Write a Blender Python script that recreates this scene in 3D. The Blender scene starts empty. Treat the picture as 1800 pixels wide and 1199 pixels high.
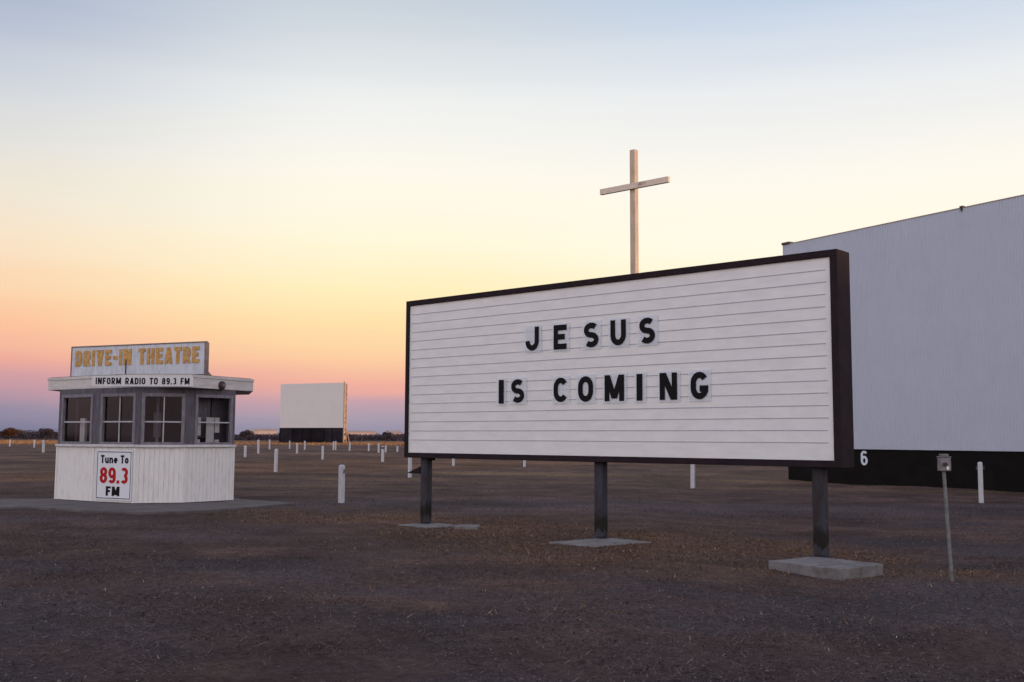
import bpy, bmesh, math, random
import numpy as np
from mathutils import Vector, Matrix, noise

R = math.radians
C = bpy.context.scene
COL = C.collection
random.seed(7)
RNG = np.random.default_rng(11)

# ------------------------------------------------------------------ camera
FPX, PITCH, ROLL, CAMH = 1849.3, 0.0917, -0.0047, 1.65
_fw = Vector((0, math.cos(PITCH), math.sin(PITCH)))
_up = Vector((0, -math.sin(PITCH), math.cos(PITCH)))
_ri = Vector((1, 0, 0))
_cr, _sr = math.cos(ROLL), math.sin(ROLL)
_right = _cr * _ri + _sr * _up * -1
_upp = _sr * _ri + _cr * _up
camd = bpy.data.cameras.new('camera')
cam = bpy.data.objects.new('camera', camd)
COL.objects.link(cam)
m = Matrix((_right, _upp, -_fw)).transposed().to_4x4()
m.translation = Vector((0, 0, CAMH))
cam.matrix_world = m
camd.sensor_width = 36.0
camd.lens = 36.0 * FPX / 1800.0
camd.clip_start = 0.1
camd.clip_end = 9000
C.camera = cam

# ------------------------------------------------------------------ colour and light
def srgb(r, g, b):
    f = lambda c: (c / 255) / 12.92 if c / 255 <= 0.04045 else ((c / 255 + 0.055) / 1.055) ** 2.4
    return (f(r), f(g), f(b), 1.0)

C.view_settings.view_transform = 'Standard'
C.view_settings.look = 'None'
C.view_settings.exposure = 0.0
C.view_settings.gamma = 1.0

SUN_AZ, SUN_EL = R(104.0), R(2.6)       # low sun off to the right, a little behind the camera
sdir = Vector((math.sin(SUN_AZ) * math.cos(SUN_EL), math.cos(SUN_AZ) * math.cos(SUN_EL), math.sin(SUN_EL)))
sl = bpy.data.lights.new('sun', 'SUN')
sl.energy = 3.0
sl.angle = R(0.5)
sl.color = (1.0, 0.56, 0.27)
sun = bpy.data.objects.new('sun', sl)
COL.objects.link(sun)
sun.rotation_euler = sdir.to_track_quat('Z', 'Y').to_euler()

w = bpy.data.worlds.new('World')
C.world = w
w.use_nodes = True
nt = w.node_tree
for n in list(nt.nodes):
    nt.nodes.remove(n)
N = lambda t: nt.nodes.new(t)
def wmath(op, a, b=None, c=None):
    n = N('ShaderNodeMath'); n.operation = op
    for i, v in enumerate((a, b, c)):
        if v is None: continue
        if isinstance(v, (int, float)): n.inputs[i].default_value = v
        else: nt.links.new(v, n.inputs[i])
    return n.outputs[0]
def wramp(fac, stops, top=40.0):
    n = N('ShaderNodeValToRGB'); cr = n.color_ramp
    cr.interpolation = 'LINEAR'
    while len(cr.elements) < len(stops): cr.elements.new(0.5)
    for e, (p, c) in zip(cr.elements, stops):
        e.position = min(1.0, p / top); e.color = c
    nt.links.new(fac, n.inputs[0])
    return n.outputs[0]
def wmix(fac, a, b, mode='MIX'):
    n = N('ShaderNodeMix'); n.data_type = 'RGBA'; n.blend_type = mode
    if isinstance(fac, (int, float)): n.inputs[0].default_value = fac
    else: nt.links.new(fac, n.inputs[0])
    nt.links.new(a, n.inputs[6]); nt.links.new(b, n.inputs[7])
    return n.outputs[2]
def wstep(v, a, b):
    n = N('ShaderNodeMapRange'); n.interpolation_type = 'SMOOTHSTEP'
    nt.links.new(v, n.inputs[0])
    n.inputs[1].default_value = a; n.inputs[2].default_value = b
    return n.outputs[0]
tc = N('ShaderNodeTexCoord'); sx = N('ShaderNodeSeparateXYZ')
nt.links.new(tc.outputs['Generated'], sx.inputs[0])
elev = wmath('MULTIPLY', wmath('ARCSINE', sx.outputs[2]), 180 / math.pi)
smap = N('ShaderNodeMapping'); smap.inputs['Scale'].default_value = (1.6, 1.6, 26.0)
nt.links.new(tc.outputs['Generated'], smap.inputs[0])
snz = N('ShaderNodeTexNoise'); snz.inputs['Scale'].default_value = 1.3; snz.inputs['Detail'].default_value = 5
nt.links.new(smap.outputs[0], snz.inputs['Vector'])
streak = wmath('MULTIPLY', wmath('SUBTRACT', snz.outputs['Fac'], 0.5), 1.7)     # thin layers of dusk haze
fac = wmath('DIVIDE', wmath('ADD', elev, streak), 40.0)
azim = wmath('MULTIPLY', wmath('ARCTAN2', sx.outputs[0], sx.outputs[1]), 180 / math.pi)
ZEN = srgb(160, 166, 190)
left = wramp(fac, [(0.0, srgb(112, 116, 146)), (1.3, srgb(142, 136, 162)), (2.6, srgb(196, 150, 164)), (3.7, srgb(233, 164, 154)),
                   (5.3, srgb(248, 188, 155)), (7.2, srgb(249, 206, 168)), (9.6, srgb(246, 223, 196)), (12.0, srgb(236, 226, 210)),
                   (14.5, srgb(223, 221, 217)), (17.5, srgb(203, 208, 217)), (21.0, srgb(170, 181, 204)), (40.0, ZEN)])
mid = wramp(fac, [(0.0, srgb(146, 142, 166)), (1.0, srgb(164, 154, 172)), (1.9, srgb(192, 158, 172)), (2.8, srgb(236, 170, 158)),
                  (4.2, srgb(250, 201, 160)), (5.8, srgb(253, 222, 168)), (8.0, srgb(255, 237, 188)), (10.6, srgb(255, 246, 218)),
                  (14.2, srgb(252, 247, 234)), (17.8, srgb(239, 240, 238)), (23.0, srgb(199, 208, 218)), (40.0, ZEN)])
right = wramp(fac, [(0.0, srgb(200, 170, 160)), (2.0, srgb(240, 195, 160)), (4.2, srgb(255, 225, 165)),
                    (7.0, srgb(255, 240, 200)), (10.0, srgb(255, 249, 228)), (14.0, srgb(252, 247, 236)),
                    (18.0, srgb(234, 236, 238)), (23.0, srgb(190, 206, 228)), (40.0, ZEN)])
KB = 2.5
br = lambda r, g, b: tuple(c * KB for c in srgb(r, g, b)[:3]) + (1.0,)
back = wramp(fac, [(0.0, br(182, 168, 168)), (4.0, br(212, 198, 190)), (12.0, br(213, 207, 204)),
                   (25.0, br(186, 187, 199)), (40.0, br(142, 146, 168))])
sky = wmix(wstep(azim, -30.0, -8.0), left, mid)
sky = wmix(wstep(azim, -6.0, 14.0), sky, right)
sky = wmix(wstep(wmath('ABSOLUTE', azim), 45.0, 110.0), sky, back)
nish = N('ShaderNodeTexSky'); nish.sky_type = 'NISHITA'; nish.sun_disc = False
nish.sun_elevation = SUN_EL; nish.sun_rotation = SUN_AZ
nsc = N('ShaderNodeMix'); nsc.data_type = 'RGBA'; nsc.blend_type = 'MIX'
nsc.inputs[0].default_value = 0.015
nsc.inputs[6].default_value = (0, 0, 0, 1)
nt.links.new(nish.outputs[0], nsc.inputs[7])
sky = wmix(1.0, sky, nsc.outputs[2], 'ADD')
bg = N('ShaderNodeBackground'); wo = N('ShaderNodeOutputWorld')
nt.links.new(sky, bg.inputs[0]); bg.inputs[1].default_value = 1.0
nt.links.new(bg.outputs[0], wo.inputs[0])

# ------------------------------------------------------------------ helpers: scene graph
def tag(o, label=None, cat=None, group=None, kind=None):
    if label: o['label'] = label
    if cat: o['category'] = cat
    if group: o['group'] = group
    if kind: o['kind'] = kind
    return o
def empty(name, loc, rz=0.0):
    o = bpy.data.objects.new(name, None)
    COL.objects.link(o)
    o.location = loc
    o.rotation_euler = (0, 0, rz)
    o.empty_display_size = 0.2
    return o
def copy_tree(o, parent=None):
    c = o.copy(); COL.objects.link(c); c.parent = parent
    for ch in list(o.children): copy_tree(ch, c)
    return c

class MB:
    def __init__(s): s.v = []; s.f = []
    def add(s, vs, fs, M=None):
        b = len(s.v)
        s.v += [tuple(M @ Vector(p)) if M else tuple(p) for p in vs]
        s.f += [tuple(b + i for i in f) for f in fs]
    def box(s, x0, x1, y0, y1, z0, z1, M=None):
        s.add([(x0,y0,z0),(x1,y0,z0),(x1,y1,z0),(x0,y1,z0),(x0,y0,z1),(x1,y0,z1),(x1,y1,z1),(x0,y1,z1)],
              [(0,3,2,1),(4,5,6,7),(0,1,5,4),(1,2,6,5),(2,3,7,6),(3,0,4,7)], M)
    def prism(s, poly, z0, z1, M=None):           # poly CCW seen from above
        n = len(poly)
        s.add([(x, y, z0) for x, y in poly] + [(x, y, z1) for x, y in poly],
              [tuple(range(n - 1, -1, -1)), tuple(range(n, 2 * n))] +
              [(i, (i + 1) % n, n + (i + 1) % n, n + i) for i in range(n)], M)
    def tube(s, p0, p1, r0, r1=None, n=12, M=None):
        p0 = Vector(p0); p1 = Vector(p1); r1 = r0 if r1 is None else r1
        d = (p1 - p0).normalized()
        a = d.orthogonal().normalized(); b = d.cross(a)
        vs = [p0 + (a * math.cos(t) + b * math.sin(t)) * r0 for t in [2 * math.pi * i / n for i in range(n)]]
        vs += [p1 + (a * math.cos(t) + b * math.sin(t)) * r1 for t in [2 * math.pi * i / n for i in range(n)]]
        s.add(vs, [tuple(range(n - 1, -1, -1)), tuple(range(n, 2 * n))] +
              [(i, (i + 1) % n, n + (i + 1) % n, n + i) for i in range(n)], M)
    def build(s, name, mat, parent=None, bevel=0.0, smooth=False, recalc=False):
        me = bpy.data.meshes.new(name)
        me.from_pydata(s.v, [], s.f)
        if recalc:
            bm = bmesh.new(); bm.from_mesh(me)
            bmesh.ops.recalc_face_normals(bm, faces=bm.faces)
            bm.to_mesh(me); bm.free()
        if smooth:
            for p in me.polygons: p.use_smooth = True
        me.materials.append(mat)
        o = bpy.data.objects.new(name, me)
        COL.objects.link(o)
        o.parent = parent
        if bevel:
            bv = o.modifiers.new('bevel', 'BEVEL'); bv.width = bevel; bv.segments = 2; bv.limit_method = 'ANGLE'
        return o

# ------------------------------------------------------------------ helpers: materials
def mat(name, col, rough=0.7, var=0.25, scale=6.0, col2=None, bump=0.0, bscale=40.0, metal=0.0, stretch=(1, 1, 1), spec=0.5, coord='Object', lo=0.35, hi=0.7):
    M = bpy.data.materials.new(name); M.use_nodes = True
    t = M.node_tree; P = t.nodes['Principled BSDF']
    P.inputs['Roughness'].default_value = rough
    P.inputs['Metallic'].default_value = metal
    P.inputs['Specular IOR Level'].default_value = spec
    tcn = t.nodes.new('ShaderNodeTexCoord'); mp = t.nodes.new('ShaderNodeMapping')
    mp.inputs['Scale'].default_value = stretch
    t.links.new(tcn.outputs[coord], mp.inputs[0])
    nz = t.nodes.new('ShaderNodeTexNoise'); nz.inputs['Scale'].default_value = scale
    nz.inputs['Detail'].default_value = 8; nz.inputs['Roughness'].default_value = 0.65
    t.links.new(mp.outputs[0], nz.inputs['Vector'])
    rp = t.nodes.new('ShaderNodeValToRGB')
    c2 = col2 if col2 else tuple(c * (1 - var) for c in col)
    rp.color_ramp.elements[0].position = lo; rp.color_ramp.elements[0].color = (*c2[:3], 1)
    rp.color_ramp.elements[1].position = hi; rp.color_ramp.elements[1].color = (*col[:3], 1)
    t.links.new(nz.outputs['Fac'], rp.inputs[0])
    t.links.new(rp.outputs[0], P.inputs['Base Color'])
    if bump:
        n2 = t.nodes.new('ShaderNodeTexNoise'); n2.inputs['Scale'].default_value = bscale; n2.inputs['Detail'].default_value = 6
        t.links.new(mp.outputs[0], n2.inputs['Vector'])
        b = t.nodes.new('ShaderNodeBump'); b.inputs['Strength'].default_value = bump; b.inputs['Distance'].default_value = 0.02
        t.links.new(n2.outputs['Fac'], b.inputs['Height']); t.links.new(b.outputs[0], P.inputs['Normal'])
    return M
def island_mat(name, stops, rough=0.9):
    M = bpy.data.materials.new(name); M.use_nodes = True
    t = M.node_tree; P = t.nodes['Principled BSDF']; P.inputs['Roughness'].default_value = rough
    P.inputs['Specular IOR Level'].default_value = 0.15
    g = t.nodes.new('ShaderNodeNewGeometry'); rp = t.nodes.new('ShaderNodeValToRGB')
    cr = rp.color_ramp
    while len(cr.elements) < len(stops): cr.elements.new(0.5)
    for e, (p, c) in zip(cr.elements, stops): e.position = p; e.color = (*c, 1)
    t.links.new(g.outputs['Random Per Island'], rp.inputs[0]); t.links.new(rp.outputs[0], P.inputs['Base Color'])
    return M
def glass_mat(name, tint=(0.75, 0.75, 0.78), glossy=0.1):
    M = bpy.data.materials.new(name); M.use_nodes = True
    t = M.node_tree; t.nodes.clear()
    o = t.nodes.new('ShaderNodeOutputMaterial'); mx = t.nodes.new('ShaderNodeMixShader')
    tr = t.nodes.new('ShaderNodeBsdfTransparent'); tr.inputs[0].default_value = (*tint, 1)
    gl = t.nodes.new('ShaderNodeBsdfGlossy'); gl.inputs['Roughness'].default_value = 0.06; gl.inputs['Color'].default_value = (0.92, 0.78, 0.86, 1)
    nz = t.nodes.new('ShaderNodeTexNoise'); nz.inputs['Scale'].default_value = 1.5
    bp = t.nodes.new('ShaderNodeBump'); bp.inputs['Strength'].default_value = 0.06
    t.links.new(nz.outputs[0], bp.inputs['Height']); t.links.new(bp.outputs[0], gl.inputs['Normal'])
    lw = t.nodes.new('ShaderNodeFresnel'); lw.inputs['IOR'].default_value = 1.30
    t.links.new(lw.outputs[0], mx.inputs[0]); t.links.new(tr.outputs[0], mx.inputs[1]); t.links.new(gl.outputs[0], mx.inputs[2])
    t.links.new(mx.outputs[0], o.inputs[0])
    return M

MT = {}
MT['sign_face'] = mat('sign_face', (0.72, 0.70, 0.69), 0.5, 0.10, 2.5, stretch=(1, 1, 3), col2=(0.63, 0.61, 0.61))
MT['sign_frame'] = mat('sign_frame', (0.024, 0.014, 0.018), 0.75, 0.4, 5.0, bump=0.1, spec=0.12)
MT['track'] = mat('track', (0.40, 0.40, 0.46), 0.6, 0.3, 20)
MT['letter'] = mat('letter', (0.009, 0.008, 0.009), 0.6, 0.3, 10, spec=0.08)
MT['steel'] = mat('steel', (0.046, 0.050, 0.072), 0.7, 0.5, 6.0, col2=(0.028, 0.019, 0.019), bump=0.15, stretch=(1, 1, 0.35), spec=0.2)
def post_mat():
    M = MT['steel']; t = M.node_tree; P = t.nodes['Principled BSDF']; L = t.links.new
    src = P.inputs['Base Color'].links[0].from_socket
    tcn = t.nodes.new('ShaderNodeTexCoord'); sp = t.nodes.new('ShaderNodeSeparateXYZ'); L(tcn.outputs['Object'], sp.inputs[0])
    mp = t.nodes.new('ShaderNodeMapping'); mp.inputs['Scale'].default_value = (1, 1, 0.35); L(tcn.outputs['Object'], mp.inputs[0])
    nz = t.nodes.new('ShaderNodeTexNoise'); nz.inputs['Scale'].default_value = 16; nz.inputs['Detail'].default_value = 6; L(mp.outputs[0], nz.inputs['Vector'])
    ma = t.nodes.new('ShaderNodeMath'); ma.operation = 'MULTIPLY_ADD'; L(nz.outputs['Fac'], ma.inputs[0]); ma.inputs[1].default_value = 0.34; L(sp.outputs[2], ma.inputs[2])
    r = t.nodes.new('ShaderNodeValToRGB'); cr = r.color_ramp
    while len(cr.elements) < 5: cr.elements.new(0.5)
    for e, (p, c) in zip(cr.elements, [(0.0, 0), (0.34, 0.1), (0.38, 1), (0.52, 0.95), (0.66, 0)]): e.position = p; e.color = (c, c, c, 1)
    L(ma.outputs[0], r.inputs[0])
    mx = t.nodes.new('ShaderNodeMix'); mx.data_type = 'RGBA'; L(r.outputs[0], mx.inputs[0]); L(src, mx.inputs[6]); mx.inputs[7].default_value = (0.010, 0.007, 0.006, 1)
    L(mx.outputs[2], P.inputs['Base Color'])
post_mat()
MT['rust'] = mat('rust', (0.020, 0.010, 0.007), 0.95, 0.5, 9.0, bump=0.4, spec=0.05, col2=(0.006, 0.005, 0.005))
MT['concrete'] = mat('concrete', (0.165, 0.152, 0.155), 0.9, 0.3, 5.0, bump=0.6, bscale=50, col2=(0.085, 0.070, 0.064), lo=0.33, hi=0.58)
MT['apron'] = mat('apron', (0.115, 0.100, 0.102), 0.95, 0.4, 1.4, bump=0.5, bscale=50, col2=(0.060, 0.046, 0.044))
MT['cross_wood'] = mat('cross_wood', (0.60, 0.47, 0.36), 0.85, 0.2, 5.0, col2=(0.40, 0.30, 0.22), stretch=(3, 3, 0.6), bump=0.2, lo=0.3)
MT['bar_wood'] = mat('bar_wood', (0.66, 0.53, 0.42), 0.8, 0.2, 3.2, col2=(0.16, 0.085, 0.05), stretch=(0.7, 4, 4), bump=0.25, lo=0.33, hi=0.42)
MT['screen_paint'] = mat('screen_paint', (0.43, 0.45, 0.53), 0.75, 0.1, 0.9, col2=(0.405, 0.425, 0.50))
MT['screen_base'] = mat('screen_base', (0.010, 0.008, 0.0075), 0.9, 0.4, 2.0, spec=0.1)
MT['white_mark'] = mat('white_mark', (0.62, 0.66, 0.74), 0.7, 0.1, 10)
MT['far_screen'] = mat('far_screen', (0.66, 0.60, 0.57), 0.8, 0.06, 0.3)
MT['far_base'] = mat('far_base', (0.022, 0.016, 0.020), 0.9, 0.6, 0.25, col2=(0.008, 0.006, 0.008), spec=0.05)
MT['far_base_pale'] = mat('far_base_pale', (0.040, 0.031, 0.040), 0.9, 0.6, 0.25, col2=(0.014, 0.011, 0.015), spec=0.05)
MT['timber'] = mat('timber', (0.42, 0.30, 0.22), 0.85, 0.3, 1.5)
MT['siding'] = mat('siding', (0.66, 0.63, 0.61), 0.8, 0.2, 4.5, col2=(0.53, 0.49, 0.475), stretch=(2.6, 2.6, 0.6), bump=0.2, lo=0.27, hi=0.5)
MT['trim'] = mat('trim', (0.60, 0.58, 0.58), 0.7, 0.3, 5, col2=(0.44, 0.41, 0.40))
MT['fascia'] = mat('fascia', (0.60, 0.555, 0.535), 0.8, 0.3, 2.8, col2=(0.43, 0.39, 0.37), stretch=(1, 1, 6), lo=0.3, bump=0.15)
MT['weathered'] = mat('weathered', (0.125, 0.112, 0.135), 0.85, 0.4, 6, col2=(0.060, 0.048, 0.060), stretch=(2, 2, 0.4), bump=0.3)
MT['frame_paint'] = mat('frame_paint', (0.22, 0.20, 0.23), 0.8, 0.4, 9, col2=(0.12, 0.10, 0.12), stretch=(2, 2, 0.5), bump=0.2)
MT['sash'] = mat('sash', (0.42, 0.41, 0.44), 0.6, 0.3, 9)
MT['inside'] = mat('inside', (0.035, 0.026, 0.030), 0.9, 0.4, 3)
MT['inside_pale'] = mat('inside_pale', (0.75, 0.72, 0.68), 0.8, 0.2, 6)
MT['paper'] = mat('paper', (0.78, 0.76, 0.72), 0.8, 0.1, 6)
MT['roof'] = mat('roof', (0.10, 0.09, 0.09), 0.95, 0.4, 3, bump=0.4)
MT['board_white'] = mat('board_white', (0.54, 0.55, 0.60), 0.7, 0.15, 5.0, col2=(0.38, 0.38, 0.41), stretch=(2, 2, 0.6), lo=0.3, hi=0.6)
MT['board_trim'] = mat('board_trim', (0.20, 0.155, 0.155), 0.8, 0.4, 5)
MT['strip_white'] = mat('strip_white', (0.62, 0.60, 0.60), 0.6, 0.12, 4)
MT['poster_white'] = mat('poster_white', (0.64, 0.64, 0.68), 0.5, 0.08, 4)
MT['yellow'] = mat('yellow', (0.55, 0.31, 0.085), 0.7, 0.3, 14, col2=(0.34, 0.155, 0.04), lo=0.38, hi=0.6)
MT['red'] = mat('red', (0.40, 0.010, 0.012), 0.6, 0.15, 9, spec=0.1)
MT['rusty_metal'] = mat('rusty_metal', (0.060, 0.030, 0.028), 0.7, 0.5, 30, bump=0.3)
MT['galv'] = mat('galv', (0.20, 0.21, 0.22), 0.55, 0.4, 14, col2=(0.09, 0.085, 0.08), metal=0.35)
MT['box_paint'] = mat('box_paint', (0.20, 0.19, 0.20), 0.7, 0.5, 16, col2=(0.13, 0.085, 0.075), metal=0.2, lo=0.36, hi=0.5)
MT['post_paint'] = mat('post_paint', (0.51, 0.50, 0.52), 0.75, 0.25, 9, col2=(0.42, 0.40, 0.41), stretch=(2, 2, 0.6), bump=0.15)
MT['bark'] = mat('bark', (0.035, 0.025, 0.022), 0.95, 0.4, 3)
MT['shed'] = mat('shed', (0.42, 0.33, 0.31), 0.8, 0.1, 0.2)
MT['shed_roof'] = mat('shed_roof', (0.34, 0.26, 0.24), 0.7, 0.15, 0.2)
MT['glass'] = glass_mat('glass')

# clear plastic letter cards
def card_mat():
    M = bpy.data.materials.new('letter_card'); M.use_nodes = True
    t = M.node_tree; P = t.nodes['Principled BSDF']
    P.inputs['Base Color'].default_value = (0.74, 0.77, 0.83, 1); P.inputs['Roughness'].default_value = 0.35
    P.inputs['Alpha'].default_value = 0.32
    return M
MT['card'] = card_mat()

# ------------------------------------------------------------------ the ground
def sst(a, b, x):
    t = max(0.0, min(1.0, (x - a) / (b - a))); return t * t * (3 - 2 * t)
def hz(x, y, fine=True):
    z = 0.05 - 0.135 * sst(1.3, 4.3, x + (y - 14) * -0.10) * (1 - sst(60, 120, y))
    far = sst(30, 48, y) * (1 - sst(170, 230, y))
    ph = (y + 0.22 * x + 3.0 * noise.noise((x * 0.02, y * 0.02, 3.1))) / 13.0
    z += far * 0.13 * (math.sin(ph * 2 * math.pi) ** 2) - far * 0.05
    z += 0.05 * noise.noise((x * 0.11, y * 0.11, 0.3)) * sst(5, 14, abs(y - 16) + 5)
    if fine:
        k = 1 - sst(45, 90, abs(y))
        z += k * (0.022 * noise.noise((x * 0.9, y * 0.9, 5.0)) + 0.010 * noise.noise((x * 2.9, y * 2.9, 9.0)))
    return z
def ray(px, py):
    x = px - 900; y = 599.5 - py
    d = (_right * x + _upp * y + _fw * FPX)
    return d / d.y
def on_ground(px, py):
    d = ray(px, py); z = 0.0; p = None
    for _ in range(12):
        t = (z - CAMH) / d.z
        p = d * t; z = hz(p.x, p.y)
    return Vector((p.x, p.y, z))
def at_z(px, py, z):
    d = ray(px, py); t = (z - CAMH) / d.z
    return Vector((d.x * t, d.y * t, z))

SL = Vector((-1.9985, 19.9331, 0)); SA = 0.7342; SW = 8.654; SZB, SZT, ST = 1.27, 4.229, 0.36
SU = Vector((math.cos(SA), -math.sin(SA), 0)); SN = Vector((math.sin(SA), math.cos(SA), 0))

def zones(x, y):
    """straw: tufts of rust-brown grass; gravel: bare grey lane."""
    p = Vector((x, y, 0)) - SL
    s = p.dot(SU); n = p.dot(SN)
    w = noise.noise((x * 0.35, y * 0.35, 1.7)) * 1.3 + noise.noise((x * 1.2, y * 1.2, 4.0)) * 0.6
    d = abs(n - 0.1 + 0.15 * w) / (1.8 + 0.08 * s) + max(0, -s - 5.0) * 0.45 + max(0, s - 8.8) * 0.9
    straw = sst(1.5, 0.2, d + w * 0.75) * (0.55 + 0.45 * sst(-0.35, 0.35, noise.noise((x * 0.7, y * 1.4, 40.0))))
    lane = sst(3.4, 1.2, abs(y - 25.6 - 0.05 * x + 0.9 * w) * (1.0 if y > 25 else 0.9)) * 0.85
    if y < 26:
        g_ = noise.noise((x * 0.30, y * 0.42, 60.0)) + 0.5 * noise.noise((x * 0.9, y * 1.2, 61.0))
        lane = max(lane, sst(-0.15, 0.5, g_ + 0.35 * sst(13, 8, y)) * 0.95)
    ridge = 0.0
    if y < 24:                                      # old wheel tracks worn across the lot
        for y0_, k0, k1 in ((8.4, 0.10, 0.010), (11.6, -0.16, 0.012), (9.6, -0.34, -0.006)):
            yc = y0_ + k0 * x + k1 * x * x + 0.25 * w
            for o_ in (-0.75, 0.75):
                lane = max(lane, 0.75 * sst(0.32, 0.08, abs(y - yc - o_)) * (0.6 + 0.6 * w))
    lane = max(0.0, min(1.0, lane))
    if y > 34:
        ph = (y + 0.22 * x + 3.0 * noise.noise((x * 0.02, y * 0.02, 3.1))) / 6.5
        ridge = (0.5 + 0.5 * math.sin(ph * 2 * math.pi + 0.5)) ** 4 * (0.45 + 0.9 * noise.noise((x * 0.06, y * 0.2, 8.0)))
    return straw, lane, max(0.0, min(1.0, ridge))

def seq(parts):
    out = [parts[0][0]]
    for a, b, s0, s1 in parts:
        x = a
        L = b - a
        while x < b - 1e-6:
            k = (x - a) / L
            x += s0 + (s1 - s0) * k
            out.append(min(x, b))
    return out
ys = seq([(-60, 3, 6, 1), (3, 30, 0.14, 0.22), (30, 70, 0.3, 0.9), (70, 240, 1.2, 4), (240, 1000, 10, 60), (1000, 6000, 100, 900)])
xp = seq([(0, 14, 0.14, 0.22), (14, 40, 0.3, 1.2), (40, 120, 1.6, 5), (120, 800, 8, 60), (800, 5000, 100, 900)])
xs = [-a for a in reversed(xp[1:])] + xp
gv = [(x, y, hz(x, y)) for y in ys for x in xs]
nx = len(xs)
gf = [(j * nx + i, j * nx + i + 1, (j + 1) * nx + i + 1, (j + 1) * nx + i) for j in range(len(ys) - 1) for i in range(nx - 1)]
me = bpy.data.meshes.new('ground'); me.from_pydata(gv, [], gf)
za = np.zeros((len(gv), 4), dtype=np.float32); za[:, 3] = 1
for i, (x, y, z) in enumerate(gv):
    za[i, :3] = zones(x, y)
ca = me.color_attributes.new('zones', 'FLOAT_COLOR', 'POINT'); ca.data.foreach_set('color', za.ravel())
for p in me.polygons: p.use_smooth = True

def ground_mat():
    M = bpy.data.materials.new('ground'); M.use_nodes = True
    t = M.node_tree; P = t.nodes['Principled BSDF']; P.inputs['Roughness'].default_value = 0.95
    P.inputs['Specular IOR Level'].default_value = 0.12
    L = t.links.new
    g = t.nodes.new('ShaderNodeNewGeometry')
    def nz(scale, detail=8, rough=0.65, st=(1, 1, 1)):
        mp = t.nodes.new('ShaderNodeMapping'); mp.inputs['Scale'].default_value = st
        L(g.outputs['Position'], mp.inputs[0])
        n = t.nodes.new('ShaderNodeTexNoise'); n.inputs['Scale'].default_value = scale
        n.inputs['Detail'].default_value = detail; n.inputs['Roughness'].default_value = rough
        L(mp.outputs[0], n.inputs['Vector']); return n.outputs['Fac']
    def ramp(f, stops):
        r = t.nodes.new('ShaderNodeValToRGB'); cr = r.color_ramp
        while len(cr.elements) < len(stops): cr.elements.new(0.5)
        for e, (p, c) in zip(cr.elements, stops): e.position = p; e.color = (*c, 1)
        L(f, r.inputs[0]); return r.outputs[0]
    def mix(f, a, b, mode='MIX'):
        m_ = t.nodes.new('ShaderNodeMix'); m_.data_type = 'RGBA'; m_.blend_type = mode
        if isinstance(f, float): m_.inputs[0].default_value = f
        else: L(f, m_.inputs[0])
        L(a, m_.inputs[6]); L(b, m_.inputs[7]); return m_.outputs[2]
    at = t.nodes.new('ShaderNodeAttribute'); at.attribute_name = 'zones'
    sp = t.nodes.new('ShaderNodeSeparateColor'); L(at.outputs['Color'], sp.inputs[0])
    earth = ramp(nz(0.9), [(0.32, (0.056, 0.036, 0.033)), (0.5, (0.092, 0.059, 0.052)), (0.68, (0.135, 0.087, 0.071))])
    fine = nz(11, 12, 0.85)
    straw = ramp(nz(9, 10, 0.75), [(0.3, (0.055, 0.030, 0.021)), (0.5, (0.13, 0.074, 0.046)), (0.7, (0.21, 0.125, 0.078))])
    grav = ramp(nz(38, 10, 0.8), [(0.3, (0.034, 0.026, 0.028)), (0.55, (0.082, 0.066, 0.072)), (0.72, (0.18, 0.145, 0.153))])
    dry = ramp(nz(3, 8, 0.7, (0.3, 1, 1)), [(0.3, (0.12, 0.082, 0.048)), (0.7, (0.20, 0.14, 0.078))])
    c = mix(sp.outputs[1], earth, grav)
    c = mix(sp.outputs[2], c, dry)
    c = mix(sp.outputs[0], c, straw)
    patch = ramp(nz(0.33, 5, 0.6, (0.7, 1, 1)), [(0.30, (0.55, 0.53, 0.55)), (0.5, (1, 1, 1)), (0.68, (1.5, 1.42, 1.38))])
    c = mix(1.0, c, patch, 'MULTIPLY')
    big = ramp(nz(0.07, 4, 0.55, (0.45, 1, 1)), [(0.32, (0.74, 0.70, 0.72)), (0.52, (1.0, 1.0, 1.0)), (0.68, (1.35, 1.24, 1.16))])
    c = mix(1.0, c, big, 'MULTIPLY')
    grit = ramp(fine, [(0.32, (0.25, 0.24, 0.25)), (0.5, (0.95, 0.95, 0.95)), (0.70, (1.85, 1.75, 1.7))])
    c = mix(1.0, c, grit, 'MULTIPLY')
    L(c, P.inputs['Base Color'])
    b = t.nodes.new('ShaderNodeBump'); b.inputs['Strength'].default_value = 0.8; b.inputs['Distance'].default_value = 0.06
    mf = t.nodes.new('ShaderNodeMath'); mf.operation = 'MULTIPLY_ADD'; L(nz(48, 6, 0.7), mf.inputs[0]); mf.inputs[1].default_value = 0.45; L(fine, mf.inputs[2])
    L(mf.outputs[0], b.inputs['Height']); L(b.outputs[0], P.inputs['Normal'])
    return M
me.materials.append(ground_mat())
go = bpy.data.objects.new('ground', me); COL.objects.link(go); tag(go, kind='structure')

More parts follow.
